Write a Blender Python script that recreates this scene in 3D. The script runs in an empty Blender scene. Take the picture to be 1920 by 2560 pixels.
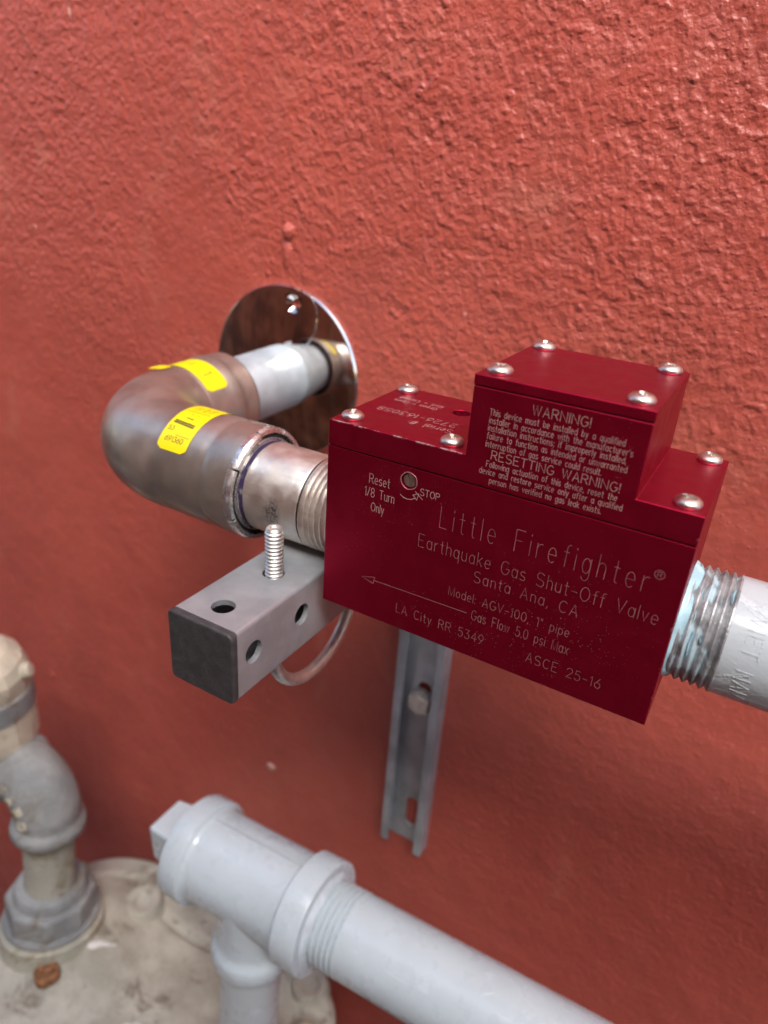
import bpy, bmesh, math, random
from mathutils import Vector, Matrix
random.seed(7)
PI = math.pi
MM = 0.001
sc = bpy.context.scene
COL = sc.collection

# ------------------------------------------------------------------ camera
cam_d = bpy.data.cameras.new("camera")
cam = bpy.data.objects.new("camera", cam_d)
COL.objects.link(cam)
RX = Vector((0.8618145733648079, 0.5026577082033845, 0.06790338371359025))
RY = Vector((0.2743771679723778, -0.3493978941662277, -0.8959008211000048))
RZ = Vector((-0.4266061542353691, 0.7907315220325584, -0.43903399553176037))
M3 = Matrix((RX, -RY, -RZ)).transposed()
cam.matrix_world = Matrix.Translation(Vector((112.98985, -170.64454, 133.77924)) * MM) @ M3.to_4x4()
cam_d.sensor_fit = 'VERTICAL'
cam_d.sensor_height = 36.0
cam_d.sensor_width = 36.0
cam_d.lens = 0.7021094 * 36.0
cam_d.clip_start = 0.005
cam_d.clip_end = 200.0
cam_d.dof.use_dof = True
cam_d.dof.focus_distance = 0.212
cam_d.dof.aperture_fstop = 9.8
sc.camera = cam

# ------------------------------------------------------------------ sky, sun, exposure
SUN = Vector((0.34, -0.56, 0.80)).normalized()          # towards the sun
world = bpy.data.worlds.new("World")
sc.world = world
world.use_nodes = True
wn = world.node_tree.nodes
bg = wn["Background"]
sky = wn.new("ShaderNodeTexSky")
sky.sky_type = 'NISHITA'
sky.sun_disc = False
sky.sun_elevation = math.asin(SUN.z)
sky.sun_rotation = math.atan2(SUN.x, SUN.y)
sky.air_density = 1.0
sky.dust_density = 3.0
sky.ozone_density = 1.0
world.node_tree.links.new(sky.outputs[0], bg.inputs[0])
bg.inputs[1].default_value = 0.15
sun_d = bpy.data.lights.new("sun", 'SUN')
sun_d.energy = 2.1
sun_d.angle = math.radians(34)
sun_d.color = (1.0, 0.97, 0.93)
sun = bpy.data.objects.new("sun", sun_d)
COL.objects.link(sun)
sun.rotation_euler = SUN.to_track_quat('Z', 'Y').to_euler()
sc.view_settings.view_transform = 'Standard'
sc.view_settings.look = 'None'
sc.view_settings.exposure = 1.3
sc.view_settings.gamma = 1.0
sc.view_settings.use_curve_mapping = False

# ------------------------------------------------------------------ helpers
def V(*a):
    return Vector(a)

def link(name, bm, mat, parent=None, smooth=True, angle=32):
    """bmesh in millimetres -> one mesh object in metres"""
    bmesh.ops.recalc_face_normals(bm, faces=bm.faces[:])
    me = bpy.data.meshes.new(name)
    bm.to_mesh(me)
    bm.free()
    me.transform(Matrix.Scale(MM, 4))
    if smooth:
        for p in me.polygons:
            p.use_smooth = True
        me.set_sharp_from_angle(angle=math.radians(angle))
    if isinstance(mat, (list, tuple)):
        for m in mat:
            me.materials.append(m)
    else:
        me.materials.append(mat)
    o = bpy.data.objects.new(name, me)
    COL.objects.link(o)
    if parent is not None:
        setp(o, parent)
    return o

def setp(o, parent):
    o.parent = parent
    b = parent
    off = Vector((0, 0, 0))
    while b is not None:
        off += b.location
        b = b.parent
    o.location = o.location - off if o.type == 'MESH' else o.location

def thing(name, loc, label, cat, group=None):
    o = bpy.data.objects.new(name, None)
    o.empty_display_size = 0.01
    COL.objects.link(o)
    o.location = Vector(loc) * MM
    return tag(o, label, cat, group)

def tag(o, label=None, cat=None, group=None, kind=None):
    if label: o['label'] = label
    if cat: o['category'] = cat
    if group: o['group'] = group
    if kind: o['kind'] = kind
    return o

def frame(d, ref=None):
    d = Vector(d).normalized()
    if ref is None:
        ref = V(0, 0, 1) if abs(d.z) < 0.9 else V(1, 0, 0)
    e1 = (Vector(ref) - d * d.dot(Vector(ref))).normalized()
    return d, e1, d.cross(e1)

def lathe(bm, prof, o, d, seg=64, close=False, wob=None, ref=None):
    """prof: [(t, r)] along d from o"""
    d, e1, e2 = frame(d, ref)
    o = Vector(o)
    rings = []
    for (t, r) in prof:
        if r < 1e-6:
            rings.append([bm.verts.new(o + d * t)])
        else:
            ring = []
            for k in range(seg):
                a = 2 * PI * k / seg
                rr = r + (wob(t, a) if wob else 0)
                ring.append(bm.verts.new(o + d * t + (e1 * math.cos(a) + e2 * math.sin(a)) * rr))
            rings.append(ring)
    n = len(rings)
    for i in range(n if close else n - 1):
        A, B = rings[i], rings[(i + 1) % n]
        for k in range(seg):
            k2 = (k + 1) % seg
            if len(A) == 1 and len(B) == 1:
                continue
            if len(A) == 1:
                bm.faces.new((A[0], B[k], B[k2]))
            elif len(B) == 1:
                bm.faces.new((A[k], B[0], A[k2]))
            else:
                bm.faces.new((A[k], B[k], B[k2], A[k2]))
    return bm

def sweep(bm, pts, rad, seg=48, cap=True, closed=False):
    """tube along points (parallel transport); rad float or list"""
    pts = [Vector(p) for p in pts]
    n = len(pts)
    if not isinstance(rad, (list, tuple)):
        rad = [rad] * n
    T = []
    for i in range(n):
        a = pts[(i - 1) % n] if (closed or i > 0) else pts[0]
        b = pts[(i + 1) % n] if (closed or i < n - 1) else pts[-1]
        T.append((b - a).normalized())
    _, e1, e2 = frame(T[0])
    rings = []
    for i in range(n):
        if i > 0:
            q = T[i - 1].rotation_difference(T[i])
            e1 = q @ e1
        e1 = (e1 - T[i] * e1.dot(T[i])).normalized()
        e2 = T[i].cross(e1)
        rings.append([bm.verts.new(pts[i] + (e1 * math.cos(2 * PI * k / seg) + e2 * math.sin(2 * PI * k / seg)) * rad[i]) for k in range(seg)])
    for i in range(n if closed else n - 1):
        A, B = rings[i], rings[(i + 1) % n]
        for k in range(seg):
            bm.faces.new((A[k], A[(k + 1) % seg], B[(k + 1) % seg], B[k]))
    if cap and not closed:
        bm.faces.new(rings[0][::-1])
        bm.faces.new(rings[-1])
    return bm

def box(bm, x0, x1, y0, y1, z0, z1):
    v = [bm.verts.new((x, y, z)) for x in (x0, x1) for y in (y0, y1) for z in (z0, z1)]
    for f in ((0, 1, 3, 2), (4, 6, 7, 5), (0, 4, 5, 1), (2, 3, 7, 6), (0, 2, 6, 4), (1, 5, 7, 3)):
        bm.faces.new([v[i] for i in f])
    return bm

def prism(bm, poly, a, b, axis='y'):
    """poly: list of 2-D points; extruded between a and b along axis"""
    def P(p, t):
        if axis == 'y': return (p[0], t, p[1])
        if axis == 'z': return (p[0], p[1], t)
        return (t, p[0], p[1])
    A = [bm.verts.new(P(p, a)) for p in poly]
    B = [bm.verts.new(P(p, b)) for p in poly]
    n = len(poly)
    bm.faces.new(A)
    bm.faces.new(B[::-1])
    for i in range(n):
        bm.faces.new((A[i], B[i], B[(i + 1) % n], A[(i + 1) % n]))
    return bm

def bevel(o, w, seg=2, ang=40):
    m = o.modifiers.new("bevel", 'BEVEL')
    m.width = w * MM
    m.segments = seg
    m.limit_method = 'ANGLE'
    m.angle_limit = math.radians(ang)
    m.use_clamp_overlap = True
    m.harden_normals = True
    return o

def cut(o, cutters):
    """boolean difference, applied"""
    cs = []
    for c in cutters:
        co = link("cutter", c, o.data.materials[0], None, False)
        m = o.modifiers.new("cut", 'BOOLEAN')
        m.operation = 'DIFFERENCE'
        m.solver = 'EXACT'
        m.object = co
        cs.append(co)
    bake(o)
    for c in cs:
        me = c.data
        bpy.data.objects.remove(c)
        bpy.data.meshes.remove(me)
    return o

def bake(o, angle=32):
    bpy.context.view_layer.update()
    dg = bpy.context.evaluated_depsgraph_get()
    me = bpy.data.meshes.new_from_object(o.evaluated_get(dg))
    o.modifiers.clear()
    old = o.data
    o.data = me
    me.name = o.name
    for p in me.polygons:
        p.use_smooth = True
    me.set_sharp_from_angle(angle=math.radians(angle))
    return o

def cyl_bm(o, d, r, l, seg=32):
    return lathe(bmesh.new(), [(0, 0), (0, r), (l, r), (l, 0)], o, d, seg)

# ------------------------------------------------------------------ materials
class NT:
    def __init__(self, name):
        self.m = bpy.data.materials.new(name)
        self.m.use_nodes = True
        self.t = self.m.node_tree
        self.b = self.t.nodes["Principled BSDF"]
        self.co = self.t.nodes.new("ShaderNodeTexCoord")
    def lk(self, a, b): self.t.links.new(a, b)
    def noise(self, scale, detail=2, rough=.5, dist=0, stretch=None, kind='Object'):
        src = self.co.outputs[kind]
        if stretch:
            mp = self.t.nodes.new("ShaderNodeMapping")
            mp.inputs['Scale'].default_value = stretch
            self.lk(src, mp.inputs[0]); src = mp.outputs[0]
        n = self.t.nodes.new("ShaderNodeTexNoise")
        n.inputs['Scale'].default_value = scale
        n.inputs['Detail'].default_value = detail
        n.inputs['Roughness'].default_value = rough
        n.inputs['Distortion'].default_value = dist
        self.lk(src, n.inputs['Vector'])
        return n.outputs['Fac']
    def voro(self, scale, feature='F1'):
        n = self.t.nodes.new("ShaderNodeTexVoronoi")
        n.feature = feature
        n.inputs['Scale'].default_value = scale
        self.lk(self.co.outputs['Object'], n.inputs['Vector'])
        return n
    def sep(self):
        s = self.t.nodes.new("ShaderNodeSeparateXYZ")
        self.lk(self.co.outputs['Object'], s.inputs[0])
        return s.outputs
    def rng(self, f, a, b, c=0, d=1, smooth=True):
        n = self.t.nodes.new("ShaderNodeMapRange")
        n.interpolation_type = 'SMOOTHSTEP' if smooth else 'LINEAR'
        n.inputs[1].default_value = a; n.inputs[2].default_value = b
        n.inputs[3].default_value = c; n.inputs[4].default_value = d
        self.lk(f, n.inputs[0])
        return n.outputs[0]
    def math(self, op, a, b=None, clamp=False):
        n = self.t.nodes.new("ShaderNodeMath"); n.operation = op; n.use_clamp = clamp
        for i, x in enumerate((a, b)):
            if x is None: continue
            if isinstance(x, (int, float)): n.inputs[i].default_value = x
            else: self.lk(x, n.inputs[i])
        return n.outputs[0]
    def mix(self, fac, a, b):
        n = self.t.nodes.new("ShaderNodeMix"); n.data_type = 'RGBA'
        for i, x in ((0, fac), (6, a), (7, b)):
            if isinstance(x, (int, float)): n.inputs[i].default_value = x
            elif isinstance(x, (tuple, list)): n.inputs[i].default_value = (*x[:3], 1)
            else: self.lk(x, n.inputs[i])
        return n.outputs[2]
    def bump(self, h, strength=1.0):
        n = self.t.nodes.new("ShaderNodeBump")
        n.inputs['Strength'].default_value = strength
        n.inputs['Distance'].default_value = 1.0
        self.lk(h, n.inputs['Height'])
        self.lk(n.outputs[0], self.b.inputs['Normal'])
    def set(self, color=None, metal=None, rough=None, spec=None, coat=None, coat_rough=None):
        for key, x in (('Base Color', color), ('Metallic', metal), ('Roughness', rough), ('Specular IOR Level', spec), ('Coat Weight', coat), ('Coat Roughness', coat_rough)):
            if x is None: continue
            s = self.b.inputs[key]
            if isinstance(x, (tuple, list)): s.default_value = (*x[:3], 1)
            elif isinstance(x, (int, float)): s.default_value = x
            else: self.lk(x, s)
        return self

def mat_wall():
    n = NT("painted stucco")
    big = n.noise(11, 2)
    mid = n.noise(42, 3)
    blob = n.noise(350, .7, .4, .0)
    blob2 = n.noise(190, .5, .4, .0)
    fine = n.noise(1100, 2)
    xs = n.sep()
    hb = n.rng(blob, .42, .84)
    hb2 = n.rng(blob2, .48, .84)
    zone = n.rng(n.math('ADD', xs[2], n.math('MULTIPLY', big, .14)), .03, .20)      # coarser spatter higher up
    zone = n.math('ADD', .30, n.math('MULTIPLY', zone, .70))
    msk = n.math('MULTIPLY', n.rng(big, .30, .60, .45, 1.0), zone)
    fb = n.noise(215, 3.2, .52, .1)
    peb = n.voro(150)
    pb = n.rng(peb.outputs['Distance'], .05, .36, 1, 0)
    pb = n.math('MULTIPLY', pb, n.rng(n.noise(75, 1), .50, .66))
    h = n.math('ADD', n.math('MULTIPLY', hb, .00038), n.math('MULTIPLY', hb2, .00030))
    h = n.math('ADD', h, n.math('MULTIPLY', fb, .00185))
    h = n.math('ADD', h, n.math('MULTIPLY', pb, .00070))
    h = n.math('MULTIPLY', h, msk)
    h = n.math('ADD', h, n.math('MULTIPLY', mid, .0016))
    h = n.math('ADD', h, n.math('MULTIPLY', fine, .00007))
    grit = n.voro(430)
    gr = n.rng(grit.outputs['Distance'], .0, .34, 1, 0)
    gr = n.math('MULTIPLY', gr, n.rng(n.noise(60, 2), .45, .62))
    h = n.math('ADD', h, n.math('MULTIPLY', gr, .0002))
    n.bump(h, 1.0)
    col = n.mix(n.rng(n.noise(14, 4), .3, .7), (.395, .077, .055), (.435, .088, .062))
    col = n.mix(n.math('MULTIPLY', hb, .22), col, (.50, .12, .085))
    dust = n.rng(n.noise(26, 6, .72, .8, (1, 1, .45)), .56, .74, 0, .30)
    col = n.mix(dust, col, (.50, .20, .135))
    stain = n.rng(n.noise(7, 5, .65, .6), .54, .72, 0, .35)
    col = n.mix(stain, col, (.27, .055, .04))
    spk = n.voro(95)
    sp = n.math('LESS_THAN', spk.outputs['Distance'], n.rng(n.noise(13, 2), .5, .75, 0, .11))
    col = n.mix(n.math('MULTIPLY', sp, .5), col, (.60, .34, .28))
    n.set(color=col, rough=n.rng(n.noise(60, 4, .6), .3, .7, .34, .56), spec=.5)
    return n.m

def mat_anod():
    n = NT("red anodised aluminium")
    v = n.voro(1150)
    dot = n.math('LESS_THAN', v.outputs['Distance'], n.rng(n.noise(26, 3), .32, .72, .03, .105))
    smear = n.rng(n.noise(55, 5, .6, .6), .62, .82, 0, .15)
    col = n.mix(smear, (.34, .0045, .031), (.40, .08, .11))
    col = n.mix(n.math('MULTIPLY', dot, .42), col, (.70, .48, .46))
    x = n.sep()
    def edge(a, va, b, vb, lo, hi):
        da = n.math('SUBTRACT', x[a], va); db = n.math('SUBTRACT', x[b], vb)
        d = n.math('SQRT', n.math('ADD', n.math('MULTIPLY', da, da), n.math('MULTIPLY', db, db)))
        return n.math('MULTIPLY', n.rng(d, .00025, .0006, 1, 0), n.rng(n.noise(240, 4, .7), lo, hi))
    wear = edge(1, 0, 2, .06376, .47, .60)
    wear = n.math('MULTIPLY', wear, n.math('LESS_THAN', x[0], .0435))
    for e in (edge(0, .1065, 1, 0, .55, .68), edge(1, 0, 2, 0, .58, .70), edge(0, 0, 1, 0, .60, .70)):
        wear = n.math('MAXIMUM', wear, e)
    scr = n.math('MULTIPLY', n.rng(n.noise(150, 3, .5, .3, (1, 1, 22)), .73, .78, 0, .35), 1.0)
    col = n.mix(scr, col, (.60, .30, .30))
    col = n.mix(n.math('MULTIPLY', wear, .55), col, (.80, .66, .62))
    grain = n.noise(2600, 2)
    n.set(color=col, metal=n.math('SUBTRACT', .82, n.math('MULTIPLY', dot, .8)),
          rough=n.rng(n.noise(140, 3), .3, .7, .34, .45), spec=.5)
    n.bump(n.math('ADD', n.math('MULTIPLY', grain, .000012), n.math('MULTIPLY', n.noise(45, 3), .00012)), 1.0)
    return n.m

def simple(name, color, metal=0, rough=.5, spec=.5, var=.08, scale=60, bumpamp=0, bumpscale=300, coat=None, rv=.08):
    n = NT(name)
    c2 = tuple(max(0, c * (1 - 2 * var)) for c in color)
    c1 = tuple(min(1, c * (1 + var)) for c in color)
    col = n.mix(n.rng(n.noise(scale, 4), .3, .7), c2, c1)
    n.set(color=col, metal=metal, rough=n.rng(n.noise(scale * 1.7, 3), .3, .7, max(.02, rough - rv), rough + rv), spec=spec, coat=coat)
    if bumpamp:
        n.bump(n.math('MULTIPLY', n.noise(bumpscale, 3), bumpamp), 1.0)
    return n.m

def mat_nipple():
    n = NT("zinc plated nipple")
    x = n.sep()
    col = n.mix(n.rng(n.noise(120, 4, .6), .3, .7), (.64, .585, .51), (.78, .74, .68))
    streak = n.noise(60, 4, .6, 0, (1, 7, 7))
    col = n.mix(n.rng(streak, .5, .8, 0, .5), col, (.42, .34, .28))
    # marker ring
    wob = n.math('ADD', x[0], n.math('MULTIPLY', n.noise(90, 2), .0012))
    ring = n.math('MULTIPLY', n.math('GREATER_THAN', wob, -.0405), n.math('LESS_THAN', wob, -.0385))
    ring = n.math('MULTIPLY', ring, n.rng(n.noise(260, 3), .30, .45, .6, 1))
    col = n.mix(ring, col, (.035, .022, .07))
    # dark scuff above the stud
    sx = n.math('MULTIPLY', n.math('ADD', x[0], .0262), n.math('ADD', x[0], .0262))
    szz = n.math('MULTIPLY', n.math('SUBTRACT', x[2], .0215), .62)
    sz = n.math('MULTIPLY', szz, szz)
    d = n.math('SQRT', n.math('ADD', sx, sz))
    front = n.math('LESS_THAN', x[1], .02)
    sc_ = n.math('MULTIPLY', n.rng(d, .0015, .0046, 1, 0), n.rng(n.noise(900, 4, .7, 1.0), .42, .58))
    sc_ = n.math('MULTIPLY', sc_, front)
    col = n.mix(n.math('MULTIPLY', sc_, .85), col, (.05, .06, .07))
    n.set(color=col, metal=n.math('SUBTRACT', .9, n.math('MULTIPLY', ring, .8)), rough=n.rng(n.noise(200, 4), .3, .7, .36, .52))
    n.bump(n.math('MULTIPLY', n.noise(500, 4, .6), .00008), 1.0)
    return n.m

def mat_grey_paint(name, col=(.51, .595, .635), scuff=.5):
    n = NT(name)
    sc1 = n.rng(n.noise(70, 6, .72, 1.0, (.4, 1, 1)), .57, .64, 0, scuff)
    c = n.mix(n.rng(n.noise(25, 4), .3, .7), tuple(v * .92 for v in col), col)
    c = n.mix(sc1, c, tuple(min(1, v * 1.2) for v in col))
    dirt = n.rng(n.noise(120, 6, .75, .5), .64, .74, 0, .22)
    c = n.mix(dirt, c, (.36, .37, .36))
    drip = n.noise(40, 5, .6, .4, (.35, 1, 1))
    n.set(color=c, rough=n.rng(n.noise(150, 3), .3, .7, .24, .40), spec=.5, coat=.45, coat_rough=.13)
    h = n.math('ADD', n.math('MULTIPLY', drip, .0006), n.math('MULTIPLY', sc1, .00022))
    h = n.math('ADD', h, n.math('MULTIPLY', n.noise(420, 4, .6), .00007))
    n.bump(h, 1.0)
    return n.m

def mat_weathered(name, base, light, stain, rust, rust_amt=.5):
    n = NT(name)
    c = n.mix(n.rng(n.noise(28, 6, .65), .35, .65), base, light)
    c = n.mix(n.rng(n.noise(38, 7, .72, .8), .52, .66, 0, .85), c, stain)
    c = n.mix(n.rng(n.noise(75, 5, .7, .5), .64, .74, 0, rust_amt), c, rust)
    sp = n.voro(420)
    c = n.mix(n.rng(sp.outputs['Distance'], .05, .16, .7, 0), c, (.62, .60, .55))
    n.set(color=c, rough=n.rng(n.noise(90, 4), .3, .7, .45, .7), spec=.35)
    h = n.math('ADD', n.math('MULTIPLY', n.noise(60, 5, .65), .0018), n.math('MULTIPLY', n.noise(420, 4, .65), .0005))
    n.bump(h, 1.0)
    return n.m

def mat_thread():
    n = NT("painted thread with sealant")
    c = n.mix(n.rng(n.noise(240, 4, .6), .3, .7), (.20, .21, .22), (.46, .48, .49))
    x = n.sep()
    near = n.rng(x[0], .1075, .1138, .58, .0)
    lo = n.math('SUBTRACT', .98, near)
    m = n.rng(n.math('SUBTRACT', n.noise(110, 4, .6, .6, (1, .5, .5)), n.math('MULTIPLY', near, .10)), .34, .42, 1, 0)
    c = n.mix(n.math('MULTIPLY', m, .85), c, (.46, .63, .69))
    n.set(color=c, metal=n.math('SUBTRACT', .45, n.math('MULTIPLY', m, .45)), rough=.42)
    n.bump(n.math('MULTIPLY', n.noise(400, 4, .6), .0003), 1.0)
    return n.m

M_wall = mat_wall()
M_anod = mat_anod()
M_text = simple("engraving", (.40, .17, .18), .25, .5, var=.15, scale=200)
M_text_b = simple("bright engraving", (.54, .31, .30), .2, .5, var=.1, scale=200)
M_gasket = simple("black gasket", (.018, .018, .02), 0, .35)
M_steel = simple("stainless screw", (.72, .66, .60), 1, .38, var=.06, scale=300)
M_zinc = simple("zinc plated rod", (.66, .65, .60), .85, .42, var=.1, scale=180, bumpamp=.00003)
M_nip = mat_nipple()
M_elbow = simple("brown coated press fitting", (.47, .41, .355), .80, .37, var=.12, scale=60, bumpamp=.0003, bumpscale=60)
M_crimp = simple("crushed zinc ring", (.72, .71, .70), .9, .28, var=.12, scale=220, bumpamp=.0003, bumpscale=260)
M_black = simple("black plastic", (.052, .050, .050), 0, .50, spec=.45, var=.12, scale=300, bumpamp=.00016, bumpscale=1100)
M_seal = simple("black seal", (.012, .012, .014), 0, .5)
M_galv = simple("galvanised pipe", (.47, .525, .56), .30, .42, var=.10, scale=60, bumpamp=.00008, bumpscale=200)
M_chrome = simple("polished chrome", (.74, .71, .68), 1, .05, var=.02, scale=20, rv=.02)
M_tube = simple("grey painted square tube", (.35, .365, .375), .35, .38, var=.08, scale=90, bumpamp=.00008, bumpscale=300, rv=.1)
M_strut = simple("galvanised channel", (.44, .485, .52), .55, .40, var=.1, scale=70, bumpamp=.0001)
M_yellow = simple("yellow sticker", (.88, .70, .004), 0, .38, var=.04, scale=60)
M_print = simple("black print", (.10, .085, .01), 0, .5)
M_grey = mat_grey_paint("light grey pipe paint")
M_grey2 = mat_grey_paint("light grey nipple paint", (.47, .53, .555), .6)
M_dope = simple("pale blue thread sealant", (.40, .64, .73), 0, .40, var=.10, scale=160, bumpamp=.0006, bumpscale=160)
M_meter = mat_weathered("weathered meter casting", (.31, .30, .245), (.45, .44, .37), (.16, .13, .095), (.28, .16, .07), .6)
M_hub = mat_weathered("weathered hub paint", (.34, .335, .27), (.44, .43, .35), (.24, .20, .13), (.34, .19, .08), .3)
M_swivel = mat_weathered("old grey paint", (.20, .212, .212), (.31, .325, .32), (.18, .155, .11), (.33, .17, .06), .6)
M_valve = mat_weathered("beige valve paint", (.44, .40, .31), (.58, .53, .41), (.24, .20, .16), (.40, .20, .08), .4)
M_swnip = mat_weathered("stained nipple paint", (.27, .27, .23), (.36, .355, .30), (.20, .17, .11), (.30, .18, .08), .4)
M_seam = simple("dirty casting line", (.36, .39, .41), 0, .6)
M_cream = simple("worn cream letters", (.58, .53, .40), 0, .6, var=.2, scale=120)
M_rust = simple("rusty screw", (.27, .12, .05), .1, .8, var=.3, scale=400, bumpamp=.0006, bumpscale=500)
M_wood = simple("dark brown boards", (.25, .165, .085), 0, .7, var=.3, scale=6, bumpamp=.002, bumpscale=20)
M_ground = simple("worn concrete", (.26, .24, .21), 0, .85, var=.2, scale=8, bumpamp=.002, bumpscale=60)

# ------------------------------------------------------------------ stroke lettering
def arc(cx, cy, rx, ry, a0, a1, n=None):
    n = n or max(3, int(abs(a1 - a0) / 22) + 1)
    return [(cx + rx * math.cos(math.radians(a0 + (a1 - a0) * i / n)), cy + ry * math.sin(math.radians(a0 + (a1 - a0) * i / n))) for i in range(n + 1)]
G = {}
def g(ch, w, *strokes): G[ch] = (w, strokes)
_r = lambda x: arc(x, 2, 1.4, 2, 90, 450)
g(' ', 2.6); g('A', 4, [(0, 0), (2, 6), (4, 0)], [(.7, 2), (3.3, 2)])
g('C', 4, arc(2.2, 3, 2.2, 3, 50, 310)); g('E', 3.4, [(3.4, 6), (0, 6), (0, 0), (3.4, 0)], [(0, 3.1), (2.6, 3.1)])
g('F', 3.2, [(3.3, 6), (0, 6), (0, 0)], [(0, 3.1), (2.5, 3.1)]); g('G', 4.2, arc(2.2, 3, 2.2, 3, 50, 345) + [(4.3, 2.7), (2.7, 2.7)])
g('H', 4, [(0, 0), (0, 6)], [(4, 0), (4, 6)], [(0, 3), (4, 3)]); g('I', 0, [(0, 0), (0, 6)]); g('L', 3, [(0, 6), (0, 0), (3, 0)]); g('M', 4.4, [(0, 0), (0, 6), (2.2, 0), (4.4, 6), (4.4, 0)])
g('N', 4, [(0, 0), (0, 6), (4, 0), (4, 6)]); g('O', 4.4, arc(2.2, 3, 2.2, 3, 90, 450)); g('P', 3.6, [(0, 0), (0, 6)] + [(2.1, 6)] + arc(2.1, 4.5, 1.5, 1.5, 90, -90) + [(0, 3)])
g('R', 3.8, [(0, 0), (0, 6), (2.1, 6)] + arc(2.1, 4.5, 1.5, 1.5, 90, -90) + [(0, 3)], [(2, 3), (3.8, 0)])
g('S', 3.8, arc(1.9, 4.5, 1.8, 1.5, 30, 270) + arc(1.9, 1.5, 1.9, 1.5, 90, -150)[1:]); g('T', 3.8, [(0, 6), (3.8, 6)], [(1.9, 6), (1.9, 0)])
g('V', 4, [(0, 6), (2, 0), (4, 6)]); g('W', 5.4, [(0, 6), (1.4, 0), (2.7, 6), (4, 0), (5.4, 6)]); g('D', 4, [(0, 0), (0, 6), (1.6, 6)] + arc(1.6, 3, 2.3, 3, 90, -90) + [(0, 0)])
g('a', 2.8, _r(1.4), [(2.8, 4), (2.8, 0)]); g('b', 2.8, [(0, 6), (0, 0)], _r(1.4)); g('c', 2.5, arc(1.4, 2, 1.4, 2, 50, 310)); g('d', 2.8, _r(1.4), [(2.8, 6), (2.8, 0)])
g('e', 2.8, [(0, 2.1), (2.8, 2.1)] + arc(1.4, 2, 1.4, 2, 3, 310)); g('f', 1.8, arc(1.9, 5, 1, 1, 70, 180) + [(.9, 0)], [(0, 4), (1.8, 4)])
g('g', 2.8, _r(1.4), [(2.8, 4), (2.8, -.6)] + arc(1.5, -.6, 1.3, 1.4, 0, -160)); g('h', 2.6, [(0, 6), (0, 0)], [(0, 2.6)] + arc(1.3, 2.7, 1.3, 1.3, 180, 0) + [(2.6, 0)])
g('i', 0, [(0, 0), (0, 4)], [(0, 5.3), (0, 5.8)]); g('k', 2.5, [(0, 6), (0, 0)], [(2.4, 4), (0, 1.7)], [(.9, 2.5), (2.5, 0)]); g('l', 0, [(0, 6), (0, 0)])
g('m', 4.4, [(0, 4), (0, 0)], [(0, 2.8)] + arc(1.1, 2.9, 1.1, 1.1, 180, 0) + [(2.2, 0)], [(2.2, 2.8)] + arc(3.3, 2.9, 1.1, 1.1, 180, 0) + [(4.4, 0)])
g('n', 2.6, [(0, 4), (0, 0)], [(0, 2.6)] + arc(1.3, 2.7, 1.3, 1.3, 180, 0) + [(2.6, 0)]); g('o', 2.8, _r(1.4)); g('p', 2.8, [(0, 4), (0, -2)], _r(1.4)); g('q', 2.8, _r(1.4), [(2.8, 4), (2.8, -2)])
g('r', 1.7, [(0, 4), (0, 0)], [(0, 2.3)] + arc(1.6, 2.4, 1.6, 1.6, 175, 80)); g('s', 2.4, arc(1.2, 3, 1.15, 1, 30, 270) + arc(1.2, 1, 1.2, 1, 90, -150)[1:])
g('t', 1.9, [(.9, 5.7), (.9, .8)] + arc(1.7, .8, .8, .8, 180, 280), [(0, 4), (1.9, 4)]); g('u', 2.6, [(0, 4)] + arc(1.3, 1.3, 1.3, 1.3, 180, 360) + [(2.6, 4)], [(2.6, 1.3), (2.6, 0)])
g('v', 2.6, [(0, 4), (1.3, 0), (2.6, 4)]); g('w', 3.8, [(0, 4), (1, 0), (1.9, 4), (2.8, 0), (3.8, 4)]); g('x', 2.5, [(0, 4), (2.5, 0)], [(0, 0), (2.5, 4)]); g('y', 2.6, [(0, 4), (1.3, 0)], [(2.6, 4), (.6, -2)])
g('0', 3.4, arc(1.7, 3, 1.7, 3, 90, 450)); g('1', 1.2, [(0, 4.9), (1.1, 6), (1.1, 0)]); g('2', 3.4, arc(1.7, 4.3, 1.7, 1.7, 170, -30) + [(0, 0), (3.4, 0)])
g('3', 3.3, [(.2, 6), (3.1, 6), (1.5, 3.7)] + arc(1.5, 1.85, 1.8, 1.85, 90, -150)); g('4', 3.6, [(2.7, 0), (2.7, 6), (0, 1.8), (3.6, 1.8)]); g('5', 3.3, [(3, 6), (.5, 6), (.2, 3.4)] + arc(1.5, 1.95, 1.8, 1.95, 115, -150))
g('6', 3.4, [(2.7, 6), (.6, 3.3)] + arc(1.7, 1.8, 1.7, 1.8, 150, -210)); g('7', 3.3, [(0, 6), (3.3, 6), (1.1, 0)]); g('8', 3.4, arc(1.7, 4.5, 1.4, 1.5, -90, 270), arc(1.7, 1.5, 1.7, 1.5, 90, 450)); g('9', 3.4, [(.8, 0), (2.8, 2.7)] + arc(1.7, 4.2, 1.7, 1.8, -30, 330))
g('!', 0, [(0, 6), (0, 1.8)], [(0, .5), (0, 0)]); g('.', 0, [(0, .45), (0, 0)]); g(',', .3, [(.3, .4), (0, -.9)]); g(';', .3, [(.3, .4), (0, -.9)], [(.3, 3.6), (.3, 3.1)]); g(':', 0, [(0, .5), (0, 0)], [(0, 3.6), (0, 3.1)])
g("'", 0, [(0, 6), (0, 4.8)]); g('"', 1, [(0, 6), (0, 4.6)], [(1, 6), (1, 4.6)]); g('/', 2.4, [(0, 0), (2.4, 6)]); g('-', 2.6, [(0, 2.6), (2.6, 2.6)]); g('=', 3, [(0, 3.5), (3, 3.5)], [(0, 2), (3, 2)])
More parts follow.
